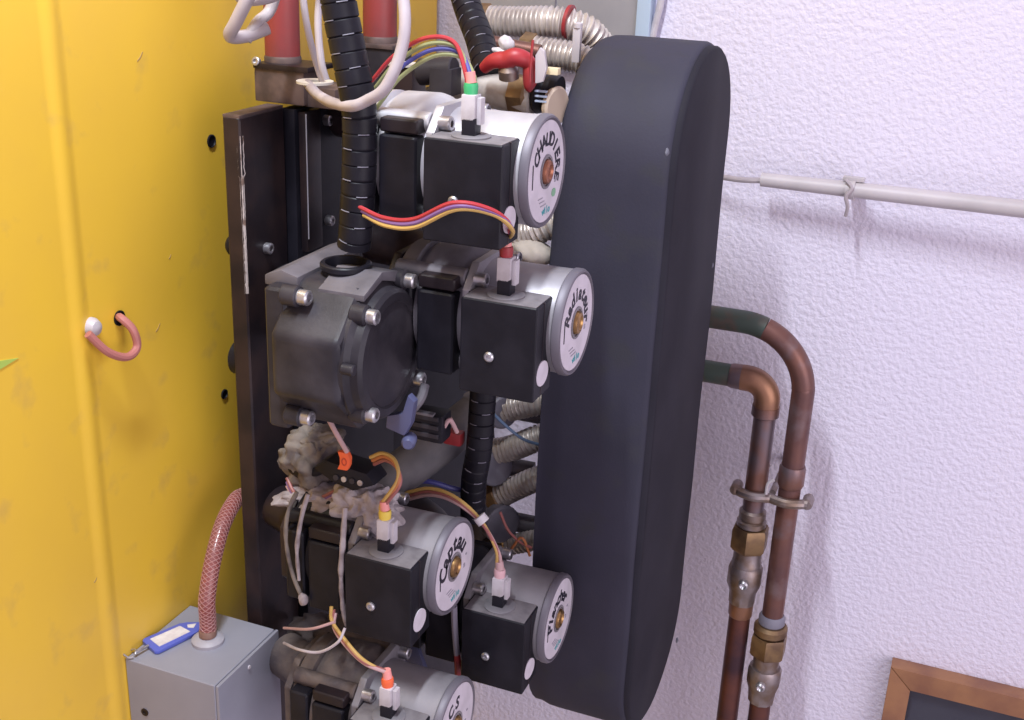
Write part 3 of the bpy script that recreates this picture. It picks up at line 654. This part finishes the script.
# red valve behind top pump
rv = thing('ball_valve', 'brass ball valve with red wing handle behind the CHAUDIERE pump', 'valve', at(505, 95, 1.0))
m = MB(); m.cyl(at(455, 82, 1.02), at(535, 99, 1.02), .0165, 24, .002); m.build('body', mat('dull_valve_body', (.42, .37, .34), .55, .2, col2=(.30, .25, .22), nscale=60), rv)
hexa(MB(), at(513, 94, 1.02), (1, 0, 0), .0195, .018).build('hex_nut', OLDBR, rv)
m = MB(); m.tube([at(484, 68, .99), at(494, 61, .985), at(506, 60, .985), at(516, 57, .985), at(528, 62, .99), at(535, 75, .995)], .007, 12, fn=lambda a, t: .0052+.0030*math.sin(t*PI)); m.build('wing_handle', REDH, rv)
m = MB(); m.blob(at(530, 74, .99), (.007, .006, .016), .12, 80, 3); m.build('wing_tip', REDH, rv)
m = MB(); m.lathe(at(509, 78, .99), (0, -.3, 1), [(0, .009), (.008, .009), (.012, .006), (.012, 0)], 18); m.build('stem', NICK, rv)
bn = thing('check_valve', 'black ribbed union nut with pale print right of the brass valve', 'nut', at(545, 98, 1.0))
a, b = at(536, 92, 1.02), at(556, 96, 1.02)
m = MB(); m.lathe(a, b-a, [(0, .016), (.004, .019), (.010, .017), (.014, .019), (.022, .018)], 24); m.build('nut', BLK, bn)
m = MB()
for i in range(3): c = at(541, 91+i*5, .995); m.box(c+V((-.005, -.003, -.0008)), c+V((.006, .001, .0008)), .0003)
m.build('print', mat('pale_blue_print', (.36, .42, .55), .5), bn)
m = MB(); m.lathe(at(553, 106, 1.01), (1, -.3, 0), [(0, .017), (.004, .018), (.006, .016)], 26); m.build('gasket', mat('tan_gasket', (.46, .36, .28), .6), bn)
tg = thing('plastic_tag', 'pale translucent plastic tag hanging beside the red wing handle', 'tag', at(541, 66, .985))
m = MB(); c = at(541, 65, .985); m.prism([(-.004, -.016), (.003, -.014), (.006, -.002), (.003, .012), (-.001, .015), (-.005, .008)], lambda u, v, q: V((c.x+u, c.y+q, c.z+v)), -.002, .002, .001); m.build('tag', CLEARP, tg)
MB().tube([at(533, 40, .98), at(531, 60, .98), at(530, 82, .98)], .0012, 6).build('string', REDH, tg)
tt = MB(); c = at(577, 43, 1.09)
tt.box(c+V((-.004, -.003, -.018)), c+V((.004, .003, .016)), .002); tt.lathe(c+V((0, 0, .014)), (0, 0, 1), [(0, .0045), (.004, .0045), (.005, .003)], 12)
tag(tt.build('cable_tie', CLEARP), 'white cable tie end standing up between the two top hoses', 'cable tie')
yc = MB(); c = at(553, 71, 1.0); yc.box(c+V((-.006, -.004, -.003)), c+V((.006, .004, .003)), .001)
tag(yc.build('wire_nut', mat('cream_plastic', (.78, .66, .42), .4)), 'small cream clip between red handle and black insulation', 'clip')
for px, py, rx in ((490, 47, .006), (498, 41, .005)):
    pass
wp = MB(); wp.blob(at(506, 43, 1.02), (.008, .005, .007), .3, 120, 3); wp.blob(at(500, 51, 1.02), (.010, .005, .0035), .3, 120, 3)
tag(wp.build('plastic_clip', WHT), 'broken white plastic clip above the red wing handle', 'clip')
gk = MB(); gk.cyl(at(420, 72, .98), at(455, 70, .98), .012, 18, .001); gk.box(at(447, 74, .98)+V((-.012, -.012, -.018)), at(447, 74, .98)+V((.010, .01, .006)), .002)
tag(gk.build('black_fitting', DUSTY), 'black pipe fitting behind the arching wires of the CHAUDIERE pump', 'fitting')
rb = MB(); rb.cyl(at(478, 40, 1.08), at(540, 52, 1.08), .007, 14)
tag(rb.build('copper_tube', COP), 'short copper tube between the two top corrugated hoses', 'pipe')

# ================================================================== HEAT EXCHANGER INSULATION
YF, YB, ZT, ZB = .998, 1.221, 1.638, .895
ex = thing('insulation_jacket', 'tall black foam rubber jacket with rounded ends around the heat exchanger', 'insulation', V((-.295, (YF+YB)/2, ZB)))
def stad(ins=0., n=20):
    ry = (YB-YF)/2-ins; rz = .108-ins; cy = (YF+YB)/2; out = []
    for k in range(n+1): a = PI*k/n; out.append((cy+ry*math.cos(a)*1.0, ZT-.108+rz*math.sin(a)))
    L = 26
    for k in range(1, L): out.append((cy-ry, ZT-.108+(ZB-ZT+.216)*k/L))
    for k in range(n+1): a = PI+PI*k/n; out.append((cy+ry*math.cos(a), ZB+.108+rz*math.sin(a)))
    for k in range(1, L): out.append((cy+ry, ZB+.108+(ZT-ZB-.216)*k/L))
    return out
m = MB(); R = []
xs = [(-.352, .017), (-.3505, .009), (-.345, .0035), (-.335, .0005), (-.325, 0), (-.30, 0), (-.27, 0), (-.2505, 0), (-.2465, .0015), (-.245, .005)]
for x, ins in xs:
    r_ = []
    for (u, v), (u2, v2) in zip(stad(ins), stad(min(ins, .003))):
        k_ = max(0, min(1, (v2-1.42)/.16)); u = u*k_+u2*(1-k_); v = v*k_+v2*(1-k_)
        p = V((x, u, v)); w_ = noise.noise(V((x*2, u*9, v*7)))*.0022
        r_.append(p+V((w_, (w_ if u < 1.1 else -w_), 0)))
    R.append(r_)
m.rings(R); m.build('side_wrap', FOAM, ex, angle=60)
m = MB(); R = []
for x, ins in ((-.246, .0035), (-.2405, .0035), (-.2385, .006)):
    R.append([V((x+noise.noise(V((5, u*9, v*7)))*.002, u, v)) for u, v in stad(ins)])
m.rings(R); m.build('end_sheet', FOAM_SHADE, ex, angle=60)
# white scuffs
for px, py in ((667, 152), (677, 640), (712, 265)):
    c = onx(px, py, -.2385); MB().blob(c, (.0016, .003, .0035), .4, 300, 2).build('scuff', mat('grey_scuff', (.13, .13, .16), .7), ex)

# ================================================================== COPPER PIPES
YP = 1.31
def fit(par, c, d, segs):
    for name, prof, mtl, n in segs:
        MB().lathe(c, d, prof, n).build(name, mtl, par)
D = V((0, 0, -1))
XR, XL = -.1395, -.1795
pr_ = thing('copper_pipe', 'outer copper pipe with a wide bend coming out behind the insulation', 'pipe', V((XR, YP, 0)))
zt = at(720, 318, YP).z
bx = XR-.078; bz = zt-.078
arc = [V((bx+.078*math.sin(a*PI/2/14), YP, bz+.078*math.cos(a*PI/2/14))) for a in range(15)]
zc = at(796, 475, YP).z
i0 = 3
MB().tube([V((-.33, YP, zt)), V((-.29, YP, zt)), V((bx-.02, YP, zt))]+arc[:i0+1], .0135, 24, 4, fn=None).build('green_stub', VERD, pr_)
MB().tube(arc[i0:]+[V((XR, YP, zc+.02)), V((XR, YP, zc))], .0134, 24, 4).build('bend', COP, pr_)
MB().lathe(V((XR, YP, zc+.012)), D, [(0, .0145), (.004, .0158), (.024, .0158), (.028, .014)], 24).build('socket', SOLG, pr_)
zn = at(768, 617, YP).z
MB().cyl(V((XR, YP, zc)), V((XR, YP, zn)), .0132, 24).build('riser', COP, pr_)
c = V((XR, YP, zn+.006))
fit(pr_, c, D, (('collar', [(0, .014), (.004, .0165), (.012, .0165), (.014, .015)], SLATE, 24), ('ring', [(.014, .018), (.018, .021), (.026, .021), (.030, .017)], OLDBR, 24),
    ('hex_nut', [(.030, .022), (.034, .0235), (.056, .0235), (.060, .021)], OLDBR, 6), ('neck', [(.060, .0165), (.078, .0165)], NICK, 24),
    ('valve_body', [(.078, .0195), (.082, .0215), (.100, .0215), (.112, .018), (.130, .0165)], NICK, 10), ('lower_riser', [(.130, .0135), (c.z, .0135)], COPD, 24)))
MB().lathe(c+V((.000, -.020, -.094)), (0, -1, 0), [(0, .006), (.006, .006), (.008, .004), (.006, .002)], 14).build('drain_screw', BOLT, pr_)
pl = thing('copper_pipe', 'inner copper pipe with a tight elbow and brass valve on its left', 'pipe', V((XL, YP, 0)))
ze = at(735, 376, YP).z
MB().cyl(V((-.33, YP, ze)), V((XL-.030, YP, ze)), .0135, 24).build('green_stub', VERD, pl)
MB().lathe(V((XL-.046, YP, ze)), (1, 0, 0), [(0, .0142), (.004, .0150), (.016, .0152)], 24).build('solder_joint', SOLG, pl)
e = [V((XL-.032, YP, ze))]+[V((XL-.024+.024*math.sin(a*PI/2/8), YP, ze-.024+.024*math.cos(a*PI/2/8))) for a in range(9)]+[V((XL, YP, ze-.034))]
MB().tube(e, .0155, 24, 3).build('elbow', SOLD, pl)
MB().lathe(V((XL, YP, ze-.030)), D, [(0, .0162), (.012, .0165), (.014, .0135)], 24).build('elbow_socket', SOLG, pl)
zl = at(744, 508, YP).z
MB().cyl(V((XL, YP, ze-.04)), V((XL, YP, zl)), .0132, 24).build('riser', SOLG, pl)
c = V((XL, YP, zl+.002))
fit(pl, c, D, (('collar', [(0, .0135), (.003, .0165), (.012, .0165), (.014, .015), (.016, .018), (.022, .018), (.024, .0155)], NICK, 24),
    ('hex_nut', [(.024, .0215), (.028, .0235), (.052, .0235), (.057, .020)], OLDBR, 6), ('neck', [(.057, .0175), (.072, .0175), (.074, .0185), (.078, .0185)], NICK, 24),
    ('valve_body', [(.078, .019), (.082, .0215), (.104, .0215), (.116, .017), (.132, .0165)], NICK, 10), ('solder_joint', [(.132, .0155), (.150, .0150), (.152, .0138)], SOLD, 24), ('lower_riser', [(.150, .0135), (c.z, .0135)], COPD, 24)))
MB().lathe(c+V((.003, -.020, -.094)), (0, -1, 0), [(0, .006), (.006, .006), (.008, .004), (.006, .002)], 14).build('drain_screw', BOLT, pl)
# clamp holding both pipes
zk = at(771, 500, YP-.016).z
ck = thing('pipe_clamp', 'double metal clamp joining the two copper pipes', 'clamp', V(((XL+XR)/2, YP-.016, zk)))
m = MB(); prof = []
xs_ = [XL-.024, XL-.019, XL-.014, XL, XL+.014, (XL+XR)/2, XR-.014, XR, XR+.014, XR+.019, XR+.024]
off = [-.010, -.010, -.013, -.0175, -.014, -.012, -.014, -.0175, -.013, -.010, -.010]
m.tube([V((x, YP+o_, zk)) for x, o_ in zip(xs_, off)], .0060, 10, 6); m.build('front_strap', NICK, ck)
for x in (XL-.023, XR+.023):
    MB().lathe(V((x, YP-.012, zk)), (0, 1, 0), [(0, .0055), (.002, .0068), (.020, .0068), (.024, .005)], 14).build('bolt', NICK, ck)
MB().cyl(V(((XL+XR)/2, YP+.004, zk)), V(((XL+XR)/2, WY+.002, zk)), .004, 12).build('wall_rod', NICK, ck)
MB().tube(pts((766, 494, YP-.02), (768, 484, YP-.02), (774, 480, YP-.02)), .002, 8).build('string', CLEARP, ck)

# ================================================================== CONDUIT on wall
zc_ = at(762, 180, 1.375).z
cx0 = at(761, 180, 1.375).x
cd_ = thing('wall_conduit', 'horizontal ivory plastic conduit on the white wall with white cable entering', 'conduit', V((0, 1.375, zc_)))
pa, pb = V((cx0, 1.378, zc_)), V((.60, 1.335, zc_+.012))
xk = at(850, 190, 1.365).x
tk = (xk-pa.x)/(pb.x-pa.x)
pk = pa.lerp(pb, tk)
m = MB(); u_ = (pb-pa).normalized()
m.lathe(pa, u_, [(.006, .0068), (0, .0070), (0, .0082), ((pk-pa).length, .0090), ((pb-pa).length, .0118)], 28); m.build('tube', PIPEW, cd_)
cb = MB(); cb.tube([at(690, 171, 1.40), at(722, 177, 1.385), at(745, 180, 1.378), pa+V((.01, 0, 0))], .0034, 10); cb.build('cable', CABW, cd_)
m = MB(); m.lathe(pk-u_*.005, u_, [(0, .0112), (.010, .0112)], 24); m.box(pk+V((-.006, .004, -.006)), pk+V((.008, WY-pk.y+.001, .006)), .001)
ckp = m.build('clip', PIPEW, cd_)
m = MB(); m.tube([pk+V((-.006, -.009, .012)), pk+V((.002, -.0115, .004)), pk+V((-.003, -.0115, -.006)), pk+V((.000, -.008, -.018)), pk+V((-.001, -.004, -.030))], .0022, 8); m.build('tie', CABW, cd_)
m = MB(); m.box(pk+V((-.010, -.004, .010)), pk+V((.014, .006, .0145)), .001); m.build('clip_ear', PIPEW, cd_)

# ================================================================== BOARD IN WOODEN FRAME (bottom right)
FYW = 1.395
a = at(891, 667, FYW)
x0, z0 = a.x, a.z; W, Hh, T = .42, .30, .0285
bf = thing('framed_blackboard', 'dark board in a brown wooden frame on the wall at lower right', 'board', V((x0+W/2, FYW, z0-Hh)))
def rail(name, poly): m = MB(); m.prism(poly, lambda u, v, q: V((u, q, v)), FYW, WY, .0015); return m.build(name, WOOD, bf)
g_ = .0002
rail('top_rail', [(x0, z0), (x0+W, z0), (x0+W-T, z0-T), (x0+T, z0-T)])
rail('bottom_rail', [(x0, z0-Hh), (x0+T, z0-Hh+T), (x0+W-T, z0-Hh+T), (x0+W, z0-Hh)])
rail('left_stile', [(x0, z0-g_*4), (x0+T-g_, z0-T-g_*4), (x0+T-g_, z0-Hh+T), (x0, z0-Hh)])
rail('right_stile', [(x0+W, z0), (x0+W, z0-Hh), (x0+W-T, z0-Hh+T), (x0+W-T, z0-T)])
MB().box((x0+T-.004, FYW+.012, z0-Hh+T-.004), (x0+W-T+.004, WY-.003, z0-T+.004)).build('board', BOARD, bf)

# ================================================================== GREY JUNCTION BOX
JX0, JX1, JY0, JY1, JZ = -.6550, -.560, .740, .840, 1.077
jb = thing('junction_box', 'grey metal junction box fixed low on the yellow casing', 'box', V(((JX0+JX1)/2, JY0, JZ-.19)))
MB().box((JX0-.0045, JY0, JZ-.19), (JX1-.0002, JY1, JZ), .0018, 3).build('body', GREYB, jb)
MB().box((JX1+.0003, JY0+.0005, JZ-.189), (JX1+.0035, JY1+.001, JZ-.0008), .0008, 2).build('lid', GREYB, jb)
for py, px in ((667, 249),):
    c = onx(px, py, JX1+.0034); MB().lathe(c, (1, 0, 0), [(0, .0022), (.001, .002), (.001, 0)], 12).build('rivet', WHT, jb)
c = at(145, 712, JY0); MB().lathe(c, (0, -1, 0), [(-.0006, .004), (.0008, .004), (.0008, .002), (0, .0018)], 14).build('screw_hole', STEEL, jb)
hc = V((-.606, .795, JZ))
MB().lathe(hc-V((0, 0, .0005)), (0, 0, 1), [(0, .0155), (.004, .0155), (.006, .0125), (.007, .0100)], 28).build('hose_grommet', mat('pale_grommet', (.36, .34, .38), .5), jb)
rh = thing('braided_hose', 'translucent red braided hose rising from the grey junction box', 'hose', hc)
HP = [hc+V((0, 0, .001)), hc+V((-.001, .003, .022)), onx(207, 598, -.607), onx(213, 560, -.610), onx(223, 524, -.617), onx(236, 500, -.624), onx(250, 488, -.632), V((-.640, .93, 1.225))]
MB().tube(HP, .0076, 20, 10).build('tube', HOSE, rh)
Q = catmull(HP, 30); m = MB()
for sgn in (1, -1):
    for k in range(7):
        t = (Q[1]-Q[0]).normalized(); u, v = frame(t); Hh_ = []; acc = 0
        for i, p in enumerate(Q):
            d = (Q[min(i+1, len(Q)-1)]-Q[max(i-1, 0)]).normalized(); u = (u-d*u.dot(d)).normalized(); v = d.cross(u)
            if i: acc += (p-Q[i-1]).length
            a = sgn*acc/.030*2*PI+2*PI*k/7
            Hh_.append(p+(u*math.cos(a)+v*math.sin(a))*.0077)
        m.tube(Hh_, .00042, 5, raw=True)
m.build('braid', BRAID, rh)
m = MB(); m.lathe(HP[0]+V((0, 0, .006)), (0, 0.1, 1), [(0, .0082), (.005, .0084), (.006, .0078)], 20); m.build('lower_sleeve', mat('brown_sleeve', (.22, .12, .09), .5), rh)
# blue key tag lying on the box
kz = JZ+.0006
def onz(px, py, Z): r_ = ray(px, py); return V((0, 0, CAMZ))+r_*((Z-CAMZ)/r_.z)
kt = thing('key_tag', 'blue plastic key tag with paper insert lying on the grey junction box', 'key tag', onz(172, 635, kz))
A, B, Cc, Dd = onz(141, 639, kz+.004), onz(186, 620, kz+.004), onz(204, 628, kz+.004), onz(156, 652, kz+.004)
def bil(u, v, z): p = A.lerp(B, u).lerp(Dd.lerp(Cc, u), v); return V((p.x, p.y, z))
outer = [(.05, 0), (.85, 0), (.97, .12), (1.12, .5), (.97, .88), (.85, 1), (.05, 1), (0, .9), (0, .1)]
m = MB(); m.prism(outer, lambda u, v, q: bil(u, v, q), kz, kz+.0035, .0007); m.build('holder', BLTAG, kt)
m = MB(); m.prism([(.13, .2), (.78, .2), (.78, .80), (.13, .80)], lambda u, v, q: bil(u, v, q), kz+.003, kz+.0041); m.build('paper_insert', PAPER, kt)
m = MB(); m.prism([(.90, .32), (1.03, .5), (.90, .68), (.84, .5)], lambda u, v, q: bil(u, v, q), kz+.003, kz+.0040); m.build('tag_eye', PAPER, kt)
rc_ = onz(129, 653, kz+.003)
m = MB(); m.tube([rc_+V((.007*math.cos(a*PI/8), .0055*math.sin(a*PI/8), .0016*math.sin(a*PI/4)+.0005)) for a in range(16)], .0009, 8, 3); m.build('ring', BOLT, kt)
m = MB(); m.tube([rc_+V((.006, 0, .001)), A.lerp(Dd, .5)], .0012, 8); m.build('chain', BOLT, kt)

# red lead hanging below the Captau disc
dr = MB(); dr.tube(pts((455, 612, .88), (456, 640, .885), (459, 676, .89)), .0022, 8)
ld = thing('hanging_lead', 'grey lead with red end hanging below the Captau disc', 'cable', at(458, 660, .885))
MB().tube(pts((454, 606, .88), (455, 630, .885), (457, 655, .89)), .0032, 8).build('lead', mat('grey_lead', (.22, .20, .25), .5), ld)
MB().tube(pts((457, 653, .89), (458, 664, .89), (459, 676, .892)), .0030, 8, fn=lambda a, t: .0032+.0012*t).build('red_end', REDH, ld)
dr.bm.free()
# steel lug behind ECS pump
lg = MB(); c = at(413, 655, .90)
lg.prism([(-.012, -.014), (.016, -.014), (.006, .012), (-.002, .016), (-.009, .010)], lambda u, v, q: V((c.x+u, c.y+q, c.z+v)), -.003, .003, .001)
tag(lg.build('mounting_lug', BLG), 'blue grey steel lug above the ECS motor', 'lug')
# grimy piping behind ECS pump
gp = MB(); gp.blob(at(350, 645, .90), (.060, .03, .028), .38, 55, 5, 2.0)
tag(gp.build('rusty_fitting', GRIME), 'rusty grimy pipe fitting behind the ECS pump', 'fitting')

# ------------------------------------------------------------------ repeats share a group
GROUPS = {'circulator_pump': 'circulator pumps on the frame', 'wire_harness': 'coloured wire bundles to the pumps', 'corrugated_hose': 'stainless corrugated hoses',
          'split_conduit': 'black split conduits', 'red_pipe': 'upright red pipes', 'pipe_bracket': 'bracket blocks under the red pipes', 'white_cable': 'white cables',
          'round_valve': 'grey round valve caps', 'copper_pipe': 'copper pipes on the wall', 'thin_cable': 'thin loose wires'}
for o in list(C.objects):
    k = o.name.split('.')[0]
    if o.parent is None and k in GROUPS: o['group'] = GROUPS[k]
